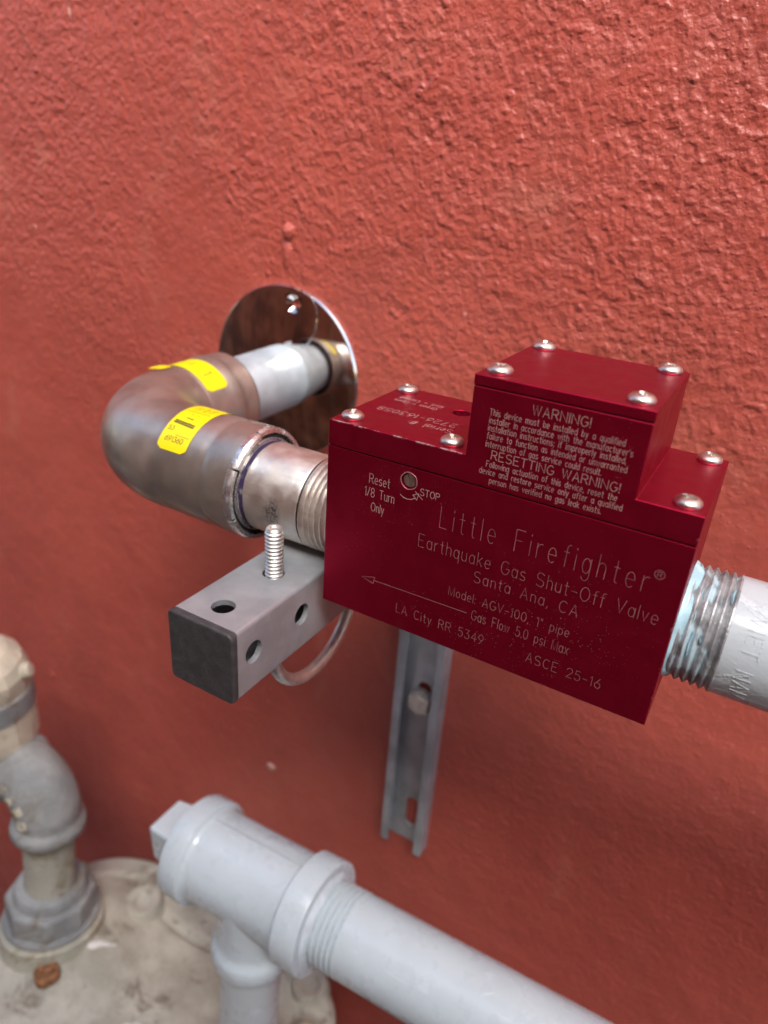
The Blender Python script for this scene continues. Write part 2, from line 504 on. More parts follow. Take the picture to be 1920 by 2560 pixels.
g('#', 4, [(.8, 0), (1.8, 6)], [(2.4, 0), (3.4, 6)], [(0, 2), (3.8, 2)], [(.4, 4), (4.2, 4)])

def lay(text, x0, x1, base, cap, gap=1.35):
    """strokes in 2-D, text fitted between x0 and x1"""
    x = 0; out = []
    for ch in text:
        w, st = G[ch]
        for s in st:
            out.append([(x + p[0], p[1]) for p in s])
        x += w + gap
    x -= gap
    k = (x1 - x0) / x
    q = cap / 6
    return [[(x0 + p[0] * k, base + p[1] * q) for p in s] for s in out]

_lift = [0]
def strokes(bm, lines, fn, w, h=0.02, body=0.0):
    """thin ribbons; fn(u,v,height)->point. body>0 makes raised letters with walls"""
    for s in lines:
        s = [Vector((p[0], p[1])) for p in s]
        c = [s[0]]
        for p in s[1:]:
            if (p - c[-1]).length > 1e-4: c.append(p)
        if len(c) < 2: continue
        _lift[0] = (_lift[0] + 1) % 11
        hh = h + _lift[0] * 0.0012
        closed = (c[0] - c[-1]).length < 1e-3
        n = len(c)
        L = []; R = []
        for i in range(n):
            if closed and i in (0, n - 1):
                d0 = (c[-1] - c[-2]).normalized(); d1 = (c[1] - c[0]).normalized()
            else:
                d0 = (c[i] - c[i - 1]).normalized() if i > 0 else (c[1] - c[0]).normalized()
                d1 = (c[i + 1] - c[i]).normalized() if i < n - 1 else d0
            t = d0 + d1
            if t.length < .2: t = d1
            t.normalize()
            nn = Vector((-t.y, t.x))
            m = min(1.6, 1 / max(.35, abs(nn.dot(Vector((-d1.y, d1.x))))))
            e = Vector((0, 0))
            if not closed:
                if i == 0: e = -d1 * w * .4
                if i == n - 1: e = d0 * w * .4
            L.append(c[i] + nn * w / 2 * m + e); R.append(c[i] - nn * w / 2 * m + e)
        lv = [bm.verts.new(fn(p.x, p.y, hh)) for p in L]
        rv = [bm.verts.new(fn(p.x, p.y, hh)) for p in R]
        for i in range(n - 1):
            bm.faces.new((lv[i], rv[i], rv[i + 1], lv[i + 1]))
        if body:
            lb = [bm.verts.new(fn(p.x + 0, p.y, -body)) for p in L]
            rb = [bm.verts.new(fn(p.x + 0, p.y, -body)) for p in R]
            for i in range(n - 1):
                bm.faces.new((lv[i], lv[i + 1], lb[i + 1], lb[i]))
                bm.faces.new((rv[i], rb[i], rb[i + 1], rv[i + 1]))
            bm.faces.new((lv[0], lb[0], rb[0], rv[0])); bm.faces.new((lv[-1], rv[-1], rb[-1], lb[-1]))

def ribbon_obj(name, bm, mat, parent, body=False):
    if body:
        return link(name, bm, mat, parent, True, 30)
    me = bpy.data.meshes.new(name)
    bm.to_mesh(me); bm.free()
    me.transform(Matrix.Scale(MM, 4))
    me.materials.append(mat)
    o = bpy.data.objects.new(name, me)
    COL.objects.link(o)
    setp(o, parent)
    return o

# ================================================================== SETTING
W = 132.0                                   # plane of the stucco wall
GZ = -1250.0
wl = thing("stucco_wall", (0, W, GZ), "red painted stucco wall with a bumpy texture behind all the pipework", "wall")
bm = bmesh.new()
box(bm, -2600, 2600, W, W + 180, GZ, 1900)
link("wall_face", bm, M_wall, wl, False)
def blob_part(name, x, z, rx, rz, h, mat):
    b = bmesh.new()
    rings = []
    for i in range(5):
        q = i / 4 * PI / 2
        rings.append([b.verts.new((x + rx * math.cos(q) * math.cos(a) * (1 + .15 * math.sin(3 * a)), W - h * math.sin(q) + .3, z + rz * math.cos(q) * math.sin(a))) for a in [k * 2 * PI / 16 for k in range(16)]])
    for A, B in zip(rings, rings[1:]):
        for k in range(16):
            b.faces.new((A[k], A[(k + 1) % 16], B[(k + 1) % 16], B[k]))
    b.faces.new(rings[-1])
    return link(name, b, mat, wl)
M_chip = simple("pale chip", (.56, .33, .27), 0, .6)

bm = bmesh.new()
box(bm, -3000, 3000, -3000, W + 400, GZ - 60, GZ)
tag(link("ground", bm, M_ground, None, False), kind='structure')

FY = -900.0
fc = thing("wooden_fence", (0, FY, GZ), "tall dark brown board fence facing the red wall, seen only mirrored in the chrome flange", "fence")
bm = bmesh.new()
x = -2500
while x < 2500:
    w_ = 138 + random.uniform(-4, 4)
    box(bm, x, x + w_ - 6, FY - 20 + random.uniform(-3, 3), FY + random.uniform(-2, 2), GZ, 1300 + random.uniform(-6, 6))
    x += w_
link("fence_boards", bm, M_wood, fc, False)
bm = bmesh.new()
for z in (-1000, -100, 900):
    box(bm, -2500, 2500, FY - 70, FY - 26, z, z + 90)
link("fence_rail", bm, M_wood, fc, False)

# ================================================================== SHUT-OFF VALVE
L, D, HB, HL = 106.5, 45.35, 55.39, 8.37
U0, U1 = 44.5, 90.27
ZT = HB + HL; ZC = ZT + 19.25; ZU = ZC + 3.16
valve = thing("gas_shutoff_valve", (L / 2, D / 2, 0), "crimson anodised metal earthquake gas shut-off valve box with engraved lettering and steel screws", "gas valve")
bm = box(bmesh.new(), 0, L, 0, D, 0, HB)
body = link("valve_body", bm, M_anod, valve)
cut(body, [cyl_bm((28.3, -2, 51.25), (0, 1, 0), 2.55, 8, 40)])
bevel(body, .35, 3)
bm = box(bmesh.new(), .5, L - .5, .45, D - .5, HB + .0, HB + .42)
link("gasket", bm, M_gasket, valve)
bm = prism(bmesh.new(), [(0, HB + .42), (L, HB + .42), (L, ZT), (U1, ZT), (U1, ZC), (U0, ZC), (U0, ZT), (0, ZT)], 0, D)
lid = link("valve_lid", bm, M_anod, valve)
cut(lid, [cyl_bm((28.6, 32.2, ZT - 5), (0, 0, 1), 2.9, 8, 40)])
bevel(lid, .35, 3)
bm = box(bmesh.new(), U0 + .25, U1 - .25, .25, D - .25, ZC, ZC + .22)
link("gasket", bm, M_gasket, valve)
bm = box(bmesh.new(), U0 - .15, U1 + .15, -.12, D + .1, ZC + .22, ZU)
cover = bevel(link("housing_cover", bm, M_anod, valve), .4, 3)
bm = lathe(bmesh.new(), [(0, 0), (0, 2.8), (.4, 2.8), (.5, 2.4), (.5, 0)], (28.6, 32.2, ZT - 4.6), (0, 0, 1), 32)
link("indicator_window", bm, M_galv, valve)
# reset screw in its recess
bm = lathe(bmesh.new(), [(0, 0), (0, 2.25), (1.9, 2.25), (2.25, 1.95), (2.25, 0)], (28.3, 2.75, 51.25), (0, -1, 0), 36)
rs = link("reset_screw", bm, M_steel, valve)
b2 = bmesh.new(); box(b2, -.28, .28, -2, 1.0, -3, 3)
b2.transform(Matrix.Translation((28.3, 0.2, 51.25)) @ Matrix.Rotation(math.radians(-18), 4, 'Y'))
cut(rs, [b2])
bm = bmesh.new()
lathe(bm, [(-.02, 2.5), (.06, 2.56), (.06, 2.7), (-.02, 2.78)], (28.3, 0, 51.25), (0, -1, 0), 40, close=True, wob=lambda t, a: .05 * math.sin(5 * a))
link("hole_rim", bm, M_text, valve)

# pan-head screws
def screw_mesh():
    prof = [(-1.0, 0), (-1.0, 1.7), (0.02, 1.7), (0.02, 3.30), (.25, 3.42), (.75, 3.46), (1.25, 3.25), (1.75, 2.75), (2.08, 2.0), (2.25, 1.0), (2.3, 0)]
    o = link("screw", lathe(bmesh.new(), prof, (0, 0, 0), (0, 0, 1), 40), M_steel)
    cs = []
    for a in (0, 90):
        b = bmesh.new()
        w0, w1 = .38, .72
        v = [b.verts.new(p) for p in ((-1.2, -w0, .5), (1.2, -w0, .5), (1.2, w0, .5), (-1.2, w0, .5), (-2.35, -w1, 2.8), (2.35, -w1, 2.8), (2.35, w1, 2.8), (-2.35, w1, 2.8))]
        for f in ((0, 1, 2, 3), (4, 5, 6, 7), (0, 1, 5, 4), (1, 2, 6, 5), (2, 3, 7, 6), (3, 0, 4, 7)):
            b.faces.new([v[i] for i in f])
        b.transform(Matrix.Rotation(math.radians(a), 4, 'Z'))
        cs.append(b)
    cut(o, cs)
    return o
s0 = screw_mesh()
spots = [(5.0, 5.3, ZT, 20), (4.5, 41.0, ZT, 55), (38.0, 5.3, ZT, 35), (38.0, 40.8, ZT, 5), (101.6, 41.2, ZT, 30), (101.6, 5.0, ZT, 50),
         (49.2, 5.3, ZU, 62), (48.8, 41.6, ZU, 15), (85.4, 41.4, ZU, 40), (85.5, 5.2, ZU, 24)]
for i, (x, y, z, a) in enumerate(spots):
    o = s0 if i == 0 else s0.copy()
    if i: COL.objects.link(o)
    o.parent = None
    o.location = Vector((x, y, z)) * MM
    o.rotation_euler.z = math.radians(a)
    setp(o, valve)

# engraved lettering
def front(u, v, h): return (u, -h, v)
bmA = bmesh.new()
for (t, a, b, z, c) in [("Reset", 15.2, 22.15, 47.15, 2.95), ("1/8 Turn", 13.9, 24.0, 42.72, 2.95), ("Only", 16.4, 20.8, 38.2, 2.75), ("STOP", 32.3, 38.4, 47.95, 2.1)]:
    strokes(bmA, lay(t, a, b, z, c), front, .19)
ribbon_obj("reset_lettering", bmA, M_text_b, body)
bmB = bmesh.new()
for (t, a, b, z, c, gp) in [("Little Firefighter", 39.4, 97.9, 39.8, 6.7, 2.6), ("Earthquake Gas Shut-Off Valve", 33.3, 102.5, 31.6, 4.2, 1.7), ("Santa Ana, CA", 52.0, 82.6, 26.0, 3.65, 1.9),
                            ("Model: AGV-100, 1\" pipe", 44.8, 81.6, 18.9, 3.0, 1.6), ("Gas Flow 5.0 psi Max", 52.9, 82.3, 13.3, 3.3, 1.6), ("LA City RR 5349", 27.9, 57.6, 6.0, 3.2, 1.8), ("ASCE 25-16", 71.2, 92.8, 6.15, 3.2, 1.9)]:
    strokes(bmB, lay(t, a, b, z, c, gp), front, .155)
strokes(bmB, [arc(100.1, 45.8, 1.25, 1.25, 90, 450)], front, .15)
strokes(bmB, lay("R", 99.6, 100.65, 45.1, 1.45), front, .15)
strokes(bmB, [[(51.2, 14.88), (19.1, 14.35)], [(19.35, 15.55), (14.7, 14.25), (18.9, 13.1), (19.35, 15.55)]], front, .19)
ribbon_obj("maker_lettering", bmB, M_text, body)
bmC = bmesh.new()
strokes(bmC, [[(25.96, 46.35), (26.9, 45.75), (28.14, 45.5), (29.6, 45.75), (30.7, 46.5)], [(30.0, 47.3), (31.9, 48.25), (31.35, 46.1), (30.0, 47.3)], [(30.7, 48.6), (33.2, 46.7)]], front, .23)
ribbon_obj("turn_arrow", bmC, M_text_b, body)
bmD = bmesh.new()
for (t, a, b, z, c, w) in [("WARNING!", 61.1, 75.9, 78.75, 2.5, .17),
        ("This device must be installed by a qualified", 49.9, 84.9, 76.15, 1.72, .135), ("installer in accordance with the manufacturer's", 50.1, 87.2, 74.0, 1.72, .135),
        ("installation instructions; if improperly installed,", 50.05, 86.05, 71.9, 1.72, .135), ("failure to function as intended or unwarranted", 50.0, 86.65, 69.68, 1.72, .135),
        ("interruption of gas service could result.", 50.0, 80.8, 67.45, 1.72, .135), ("RESETTING WARNING!", 52.0, 86.0, 64.25, 2.45, .17),
        ("Following actuation of this device, reset the", 50.9, 85.9, 61.9, 1.72, .135), ("device and restore service only after a qualified", 49.2, 87.6, 59.7, 1.72, .135), ("person has verified no gas leak exists.", 52.4, 82.75, 57.4, 1.72, .135)]:
    strokes(bmD, lay(t, a, b, z, c, 1.5), front, w)
ribbon_obj("warning_lettering", bmD, M_text_b, lid)
bmE = bmesh.new()
def top180(ox, by):
    return lambda u, v, h: (ox - u, by - v, ZT + h)
for (t, xs, xe, by, c, w) in [("Serial #:", 34.0, 19.8, 15.2, 3.2, .22), ("2726-163058", 32.8, 5.9, 20.9, 3.3, .22), ("Green = Open", 20.9, 5.7, 31.0, 2.3, .2), ("Red = Closed", 21.5, 6.0, 34.4, 2.3, .2)]:
    strokes(bmE, lay(t, 0, xs - xe, 0, c, 1.7), top180(xs, by), w)
ribbon_obj("serial_lettering", bmE, M_text_b, lid)

# ================================================================== PIPEWORK IN THE VALVE LINE
AY, AZ = 22.5, 22.8
PR = 16.7
def thread_prof(t0, t1, pitch=2.2, crest=16.75, depth=1.15, taper=0.0):
    out = []; t = t0; k = 0
    while t < t1 - .1:
        tp = taper * (t - t0)
        out += [(t, crest - depth + tp), (t + pitch * .40, crest + tp), (t + pitch * .58, crest + tp), (t + pitch * .98, crest - depth + tp)]
        t += pitch
    return out
# left nipple
nip = thing("pipe_nipple", (-24, AY, AZ), "short bare steel threaded nipple between the elbow and the left side of the red valve", "pipe nipple")
bm = lathe(bmesh.new(), [(-62, 0), (-62, 13), (-62, PR), (-17.2, PR), (-16.2, 16.4)], (0, AY, AZ), (1, 0, 0), 96)
link("nipple_barrel", bm, M_nip, nip)
bm = lathe(bmesh.new(), [(-16.3, 15.0)] + thread_prof(-16.2, -.5, taper=-.015) + [(-.3, 14), (-.3, 0)], (0, AY, AZ), (1, 0, 0), 96, wob=lambda t, a: .05 * math.sin(3 * a + t))
link("nipple_thread", bm, M_nip, nip)

# press elbow: leg one along x, leg two along y (into the wall)
XE = -117.0
RB = 38.0
LZ2 = AZ + 0.9
slope = .05
SXL = .065
elbow = thing("pipe_elbow", (XE, AY, AZ), "brown metal press elbow with yellow stickers turning from the nipple towards the wall", "pipe elbow")
pts = []; rad = []
def leg_prof():   # distance from the open rim inwards, radius
    return [(0, 20.3), (.6, 21.2), (2.5, 21.4), (8, 21.3), (11.0, 21.25), (12.2, 20.75), (13.4, 20.65), (14.6, 20.95), (17.5, 21.2), (24, 21.15), (32, 21.1), (35, 21.0), (36.2, 20.7)]
c1 = V(-43 - 39.5, AY + 36.0, AZ)
for t, r in leg_prof():
    pts.append(V(-43 - t, AY, AZ)); rad.append(r)
for i in range(0, 25):
    a = i / 24 * PI / 2
    pts.append(V(c1.x - RB * math.sin(a), c1.y - 36.0 * math.cos(a), AZ + .9 * i / 24)); rad.append(21.2 + .5 * math.sin(a * 2))
XL = c1.x - RB
yb = c1.y
LEN2 = 29.5
for t, r in reversed(leg_prof()):
    tt = (36.2 - t) * LEN2 / 36.2 + 1.0
    if 11.5 < t < 14.8:
        r += 1.2                                        # bead facing the sky on the rear socket
    pts.append(V(XL + tt * SXL, yb + tt, LZ2 + tt * slope)); rad.append(r)
elbow_bm = sweep(bmesh.new(), pts, rad, 96, cap=True)
eb = link("elbow_body", elbow_bm, M_elbow, elbow, True, 50)
YR = yb + LEN2 + 1.0                                   # rear rim
# crushed ring at the front rim
bm = bmesh.new()
segs = [(-20, 32, 0.0), (34, 78, .7), (80, 118, -.3), (120, 190, .2), (192, 236, .8), (238, 300, -.1), (302, 338, .4)]
for a0, a1, dx in segs:
    n = 14
    cols = []
    for i in range(n + 1):
        a = math.radians(a0 + (a1 - a0) * i / n)
        j = .22 * math.sin(7 * a + dx * 9)
        row = []
        for (px, pr) in ((-44.2 + dx * .5, 21.3), (-42.4 + dx + j, 21.6 + j), (-41.2 + dx + j, 20.9 + j * .5), (-41.0 + dx, 19.5), (-43.0, 18.8), (-44.4, 18.8)):
            row.append(bm.verts.new((px, AY - pr * math.cos(a), AZ + pr * math.sin(a))))
        cols.append(row)
    for A, B in zip(cols, cols[1:]):
        for k in range(6):
            bm.faces.new((A[k], A[(k + 1) % 6], B[(k + 1) % 6], B[k]))
    bm.faces.new(cols[0]); bm.faces.new(cols[-1][::-1])
link("crimp_ring", bm, M_crimp, elbow, True, 40)
bm = lathe(bmesh.new(), [(-43.6, 20.2), (-42.0, 18.6), (-42.6, 17.0), (-44.5, 16.75)], (0, AY, AZ), (1, 0, 0), 64)
link("rubber_seal", bm, M_seal, elbow)
bm = lathe(bmesh.new(), [(-44.5, 17.2), (-41.6, 17.9), (-41.0, 17.6), (-41.2, 16.72)], (0, AY, AZ), (1, 0, 0), 64, wob=lambda t, a: .12 * math.sin(4 * a))
link("grip_ring", bm, M_crimp, elbow)

dl2 = V(SXL, 1, slope).normalized()
bm = lathe(bmesh.new(), [(-2.5, 17.0), (.5, 17.2), (1.0, 18.6), (.6, 20.6), (-1.5, 21.0)], V(XL + (YR - yb) * SXL, YR, LZ2 + (YR - yb) * slope), dl2, 64)
link("rubber_seal", bm, M_seal, elbow)

# stickers
def sticker(fn, u0, u1, v0, v1, rc, nu=10, nv=26):
    """rounded patch, fn(u,v,h)"""
    b = bmesh.new()
    grid = []
    for j in range(nv + 1):
        v = v0 + (v1 - v0) * j / nv
        e = min(v - v0, v1 - v)
        ins = rc - math.sqrt(max(0, rc * rc - (rc - e) ** 2)) if e < rc else 0
        grid.append([b.verts.new(fn(u0 + ins + (u1 - u0 - 2 * ins) * i / nu, v, .18)) for i in range(nu + 1)])
    for A, B in zip(grid, grid[1:]):
        for i in range(nu):
            b.faces.new((A[i], A[i + 1], B[i + 1], B[i]))
    return b
RL = 21.22
def leg1(u, v, h):          # u along x, v arc length from the front upwards
    a = v / RL
    return (u, AY - (RL + h) * math.cos(a), AZ + (RL + h) * math.sin(a))
def leg2(u, v, h):          # u along y, v arc length from the +x side over the top
    a = v / RL
    return (XL + (u - yb) * SXL + (RL + h) * math.cos(a), u, LZ2 + (u - yb) * slope + (RL + h) * math.sin(a))
st1 = link("sticker", sticker(leg1, -78.3, -64.2, 11.5, 46, 2.2), M_yellow, elbow)
tag(st1, "yellow sticker printed with 691360 and black bars")
bm = bmesh.new()
strokes(bm, lay("691360", -75.8, -67.4, 15.0, 2.0), leg1, .3, .22)
strokes(bm, [[(-76.6, 23.2), (-67.0, 22.4)], [(-76.4, 24.1), (-67.0, 23.4)]], leg1, .8, .22)
strokes(bm, [[(-73.0, 24), (-72.6, 29)], [(-69.8, 24), (-69.6, 29)], [(-73.0, 26.4), (-69.8, 26.2)]], leg1, .55, .22)
strokes(bm, [[(-77.3, 13.2), (-77.3, 30)], [(-65.4, 17.5), (-65.4, 32)], [(-77.0, 31), (-66, 31)], [(-72, 17.9), (-65.6, 17.7)]], leg1, .22, .22)
strokes(bm, lay("53", -77, -74.4, 19.4, 1.8), leg1, .3, .22)
strokes(bm, lay("H 2 F", -75, -67, 33, 3.2), leg1, .4, .22)
ribbon_obj("sticker_print", bm, M_print, st1)
st2 = link("sticker", sticker(leg2, 59.5, 72.0, 13.5, 44, 2.2), M_yellow, elbow)
tag(st2, "yellow sticker on the rear leg of the elbow")
bm = bmesh.new()
strokes(bm, [[(63.2, 22), (68.2, 22)], [(67.6, 22), (67.6, 23.2)]], leg2, .5, .22)
strokes(bm, [[(63.4, 32), (68.2, 32)]], leg2, .4, .22)
ribbon_obj("sticker_print", bm, M_print, st2)
def leg2c(u, v, h):
    return leg2(u, v, h + .4 + .02 * (v - 36) ** 2)
st3 = link("sticker", sticker(leg2c, 50.5, 57.0, 34, 43, 1.6, 6, 10), M_yellow, elbow)
tag(st3, "small loose scrap of yellow sticker on top of the bend")

# rear leg pipe
wp = tag(link("wall_pipe", lathe(bmesh.new(), [(-20, 0), (-20, PR), (W - YR + 3, PR), (W - YR + 3, 0)], (XL + (YR - yb) * SXL, YR, LZ2 + (YR - yb) * slope), (SXL, 1, slope), 80), M_galv), "short galvanised pipe joining the elbow to the red wall", "pipe")
# mirror flange
FZ = 28.6; FX = XL + (W - yb) * SXL + .3
fl = thing("wall_flange", (FX, W, FZ), "round mirror-polished chrome escutcheon flat on the red wall around the pipe", "escutcheon")
RF = 45.5
disc = link("flange_disc", lathe(bmesh.new(), [(.6, 0), (.6, RF - .4), (-.2, RF), (-1.4, RF), (-2.5, RF - .7), (-2.9, RF - 1.8), (-2.9, 0)], (FX, W, FZ), (0, 1, 0), 128), M_chrome, fl, True, 25)
HX, HZ = FX + 6.0, FZ + 37.0
cut(disc, [lathe(bmesh.new(), [(0, 0), (0, 4.6), (1.2, 3.2), (2.2, 2.0), (6, 2.0), (6, 0)], (HX, W - 3.0, HZ), (0, 1, 0), 40)])
bm = bmesh.new()
arcp = [V(HX - 3 + 17.5 * math.cos(math.radians(a)), W - 2.6, HZ - 6 + 17.5 * math.sin(math.radians(a))) for a in range(-62, 42, 4)]
sweep(bm, arcp, .55, 12)
link("hinge_seam", bm, M_chrome, fl)

# right-hand nipple
rp = thing("pipe_nipple", (L, AY, AZ), "light grey painted threaded pipe leaving the right side of the red valve box", "pipe nipple")
bm = lathe(bmesh.new(), [(118.4, 15.4), (118.6, PR), (330, PR), (330, 0)], (0, AY, AZ), (1, 0, 0), 96)
link("nipple_barrel", bm, M_grey2, rp)
bm = lathe(bmesh.new(), [(106.4, 14)] + thread_prof(108.6 - 2.0, 118.0, taper=.012) + [(118.6, 15.4)], (0, AY, AZ), (1, 0, 0), 96, wob=lambda t, a: .05 * math.sin(4 * a + t))
link("nipple_thread", bm, mat_thread(), rp)
def dw(t, a):
    return .35 * math.sin(3 * a + 1) + .3 * math.sin(7 * a) + .25 * math.sin(11 * a + 2)
bm = bmesh.new()
d_, e1, e2 = frame((1, 0, 0))
rows = []
SEG = 120
for k in range(SEG):
    a = 2 * PI * k / SEG
    ext = 2.3 + .7 * math.sin(2 * a + .6) + .5 * math.sin(5 * a + 2) + .35 * math.sin(9 * a)
    row = []
    for (t, r) in ((0, 17.3), (.2 * ext, 17.15), (.5 * ext, 16.7), (.8 * ext, 16.3), (ext, 15.5)):
        r += .25 * dw(t, a)
        row.append(bm.verts.new(V(106.45 + t, AY, AZ) + (e1 * math.cos(a) + e2 * math.sin(a)) * r))
    rows.append(row)
for i in range(SEG):
    A, B = rows[i], rows[(i + 1) % SEG]
    for k in range(4):
        bm.faces.new((A[k], B[k], B[k + 1], A[k + 1]))
link("thread_sealant", bm, M_dope, rp, True, 60)
# sealant smears lying in the thread
bm = bmesh.new()
def onpipe(u, v, h):  # u = x, v = angle deg from front going up
    a = math.radians(v)
    return (u, AY - (16.55 + h) * math.cos(a), AZ + (16.55 + h) * math.sin(a))
for (x0, a0, a1, wd) in [(110.2, 25, 68, .9), (112.4, 38, 75, .7), (111.0, -6, 22, .6), (117.6, 58, 76, .8), (113.2, 12, 22, .35)]:
    s = [(x0 + .12 * math.sin(k * .7), a0 + (a1 - a0) * k / 12) for k in range(13)]
    prev = None
    for k, (u, v) in enumerate(s):
        wv = wd * (.35 + .65 * math.sin(PI * (k + .5) / 13))
        cur = [bm.verts.new(onpipe(u - wv / 2, v, -.6)), bm.verts.new(onpipe(u, v, .12)), bm.verts.new(onpipe(u + wv / 2, v, -.6))]
        if prev:
            for q in range(2):
                bm.faces.new((prev[q], cur[q], cur[q + 1], prev[q + 1]))
        prev = cur
link("sealant_smear", bm, M_dope, rp, True, 80)
# raised country mark
def emb(u, v, h):            # u runs down the front, v along the pipe
    a = math.radians(52) - u / PR
    return (123.4 + v, AY - (PR + h) * math.cos(a), AZ + (PR + h) * math.sin(a))
bm = bmesh.new()
strokes(bm, lay("VIET NAM", 0, 25, 0, 3.8, 2.2), emb, .42, .13, .3)
ribbon_obj("raised_lettering", bm, M_grey2, rp, True)

# ================================================================== BRACKET
TX0, TX1, TZ1 = -30.0, -4.6, 6.0
TZ0 = TZ1 - 25.4
TY0, TY1 = -37.6, 121.5
tube = thing("square_tube", ((TX0 + TX1) / 2, TY1, TZ0), "grey square perforated tube arm with a black plastic end cap sticking out under the nipple", "support arm")
def rrect(x0, x1, z0, z1, r, n=4):
    out = []
    for (cx, cz, a0) in ((x1 - r, z1 - r, 0), (x0 + r, z1 - r, 90), (x0 + r, z0 + r, 180), (x1 - r, z0 + r, 270)):
        for k in range(n + 1):
            a = math.radians(a0 + 90 * k / n)
            out.append((cx + r * math.cos(a), cz + r * math.sin(a)))
    return out
bm = prism(bmesh.new(), rrect(TX0, TX1, TZ0, TZ1, 1.4), TY0, TY1)
tb = link("tube_body", bm, M_tube, tube)
cu = [prism(bmesh.new(), rrect(TX0 + 2, TX1 - 2, TZ0 + 2, TZ1 - 2, .6), TY0 - 5, TY1 + 5)]
for k in range(6):
    y = -29.3 + 25.0 * k
    cu.append(cyl_bm((-17.3, y, TZ0 - 3), (0, 0, 1), 3.8, 32, 28))
    cu.append(cyl_bm((TX0 - 3, y - 1.0, TZ1 - 11.2), (1, 0, 0), 3.9, 32, 28))
cut(tb, cu)
bevel(tb, .22, 2, 50)
bm = prism(bmesh.new(), rrect(TX0 - .25, TX1 + .25, TZ0 - .25, TZ1 + .25, 2.0), -40.4, TY0 - .02)
cap = bevel(link("end_cap", bm, M_black, tube), .9, 4)

ub = thing("u_bolt", (-17.0, 21.5, -51), "zinc plated U-bolt hanging under the square tube with its threaded end upright", "u-bolt")
pts = [V(-17, -5.4, 5.0), V(-17, -5.4, -5), V(-17, -5.4, -15), V(-17, -5.4, -22)]
for a in range(0, 181, 7):
    pts.append(V(-17, 21.4 - 26.8 * math.cos(math.radians(a)), -24 - 27.0 * math.sin(math.radians(a))))
pts += [V(-17, 48.2, -20), V(-17, 48.2, -8), V(-17, 48.2, 24)]
link("bolt_rod", sweep(bmesh.new(), pts, 2.45, 24), M_zinc, ub)
prof = []
t = 0
while t < 19.4:
    prof += [(t, 2.5), (t + .55, 3.1), (t + .80, 3.1), (t + 1.34, 2.5)]; t += 1.4
bm = lathe(bmesh.new(), [(0, 0)] + prof + [(20.0, 2.8), (20.7, 2.3), (20.5, 1.6), (20.0, 1.2), (20.1, 0)], (-16.2, -5.4, 3.5), (0, 0, 1), 32, wob=lambda t, a: .05 * math.sin(2 * a))
link("threaded_end", bm, M_zinc, ub, True, 20)

# channel on the wall
ch = thing("strut_channel", (-15.3, W, -259), "grey galvanised slotted strut channel fixed upright on the wall below the red valve", "strut channel")
SX0, SX1, SY0, SZ0, SZ1 = -29.8, -1.2, 122.0, -258.0, 28.0
tk = 1.8
poly = [(SX0, W - .05), (SX0, SY0), (SX0 + 5.2, SY0), (SX0 + 5.2, SY0 + tk), (SX0 + tk, SY0 + tk), (SX0 + tk, W - tk), (SX1 - tk, W - tk), (SX1 - tk, SY0 + tk), (SX1 - 5.2, SY0 + tk), (SX1 - 5.2, SY0), (SX1, SY0), (SX1, W - .05)]
bm = prism(bmesh.new(), poly, SZ0, SZ1, 'z')
chb = link("channel_body", bm, M_strut, ch)
def slot(zc, ln, wd, xc):
    r = wd / 2
    pl = [(xc + r * math.cos(math.radians(a)), zc + (ln / 2 - r) + r * math.sin(math.radians(a))) for a in range(0, 181, 15)]
    pl += [(xc + r * math.cos(math.radians(a)), zc - (ln / 2 - r) + r * math.sin(math.radians(a))) for a in range(180, 361, 15)]
    return prism(bmesh.new(), pl, W - 6, W + 1.0)
cut(chb, [slot(-142, 22, 8, -14.4), slot(-233, 23, 8, -13.4), slot(-50, 26, 8, -14.2)])
bevel(chb, .5, 2, 50)
bm = lathe(bmesh.new(), [(0, 4), (0, 8.2), (1.0, 8.2), (1.0, 4)], (-15.0, W - tk, -143.5), (0, -1, 0), 32, close=True)
wash = link("washer", bm, M_strut, ch)
bm = lathe(bmesh.new(), [(-1.5, 0), (-1.5, 3.5), (1.0, 3.5), (1.0, 7.2), (5.6, 7.2), (6.4, 6.3), (6.2, 0)], (-15.0, W - tk, -143.5), (0, -1, 0), 6)
link("hex_bolt", bm, simple("dull bolt", (.66, .64, .57), .4, .45, var=.12, scale=300), ch, False)

# ================================================================== LOWER PIPE RUN
KS = 1.264
dv = V(1, 0, .06).normalized()
A0 = V(-29.83, 36.47, -224.35)
def S(prof):
    return [(t * KS, r * KS) for t, r in prof]
tee = thing("pipe_tee", A0 + dv * -24 * KS, "light grey painted pipe tee with a square plug in its open end", "pipe tee")
bm = bmesh.new()
prof = [(-60.5, 16), (-60.5, 22.6), (-60.1, 23.2), (-59.4, 23.4), (-51.2, 23.3), (-50.4, 23.0), (-49.8, 21.8), (-48.6, 20.7), (-47.2, 20.4), (-24, 20.2), (-1.5, 20.4), (-.1, 20.6), (.1, 22.9), (.6, 23.4), (11.0, 23.4), (11.8, 23.1), (12.0, 22.4), (11.6, 18), (9, 16.6)]
bmw = lambda t, a: .22 * math.sin(2 * a + .5) + .1 * math.sin(5 * a)
lathe(bm, S(prof), A0, dv, 96, wob=bmw)
run_o = link("tee_run", bm, M_grey, tee, True, 40)
bm = bmesh.new()
_, q1, q2 = frame(dv)
an = math.radians(-7)
def seam_pt(s, r): return A0 + dv * s * KS + (q1 * math.cos(an) + q2 * math.sin(an)) * r * KS
sweep(bm, [seam_pt(s, 20.42) for s in list(range(-48, 0, 3)) + [-.4]], .40, 8)
link("casting_seam", bm, M_seam, tee)
BR0 = V(-57.5, 31, -226)
bd = V(0.0, -.07, -1).normalized()
bm = bmesh.new()
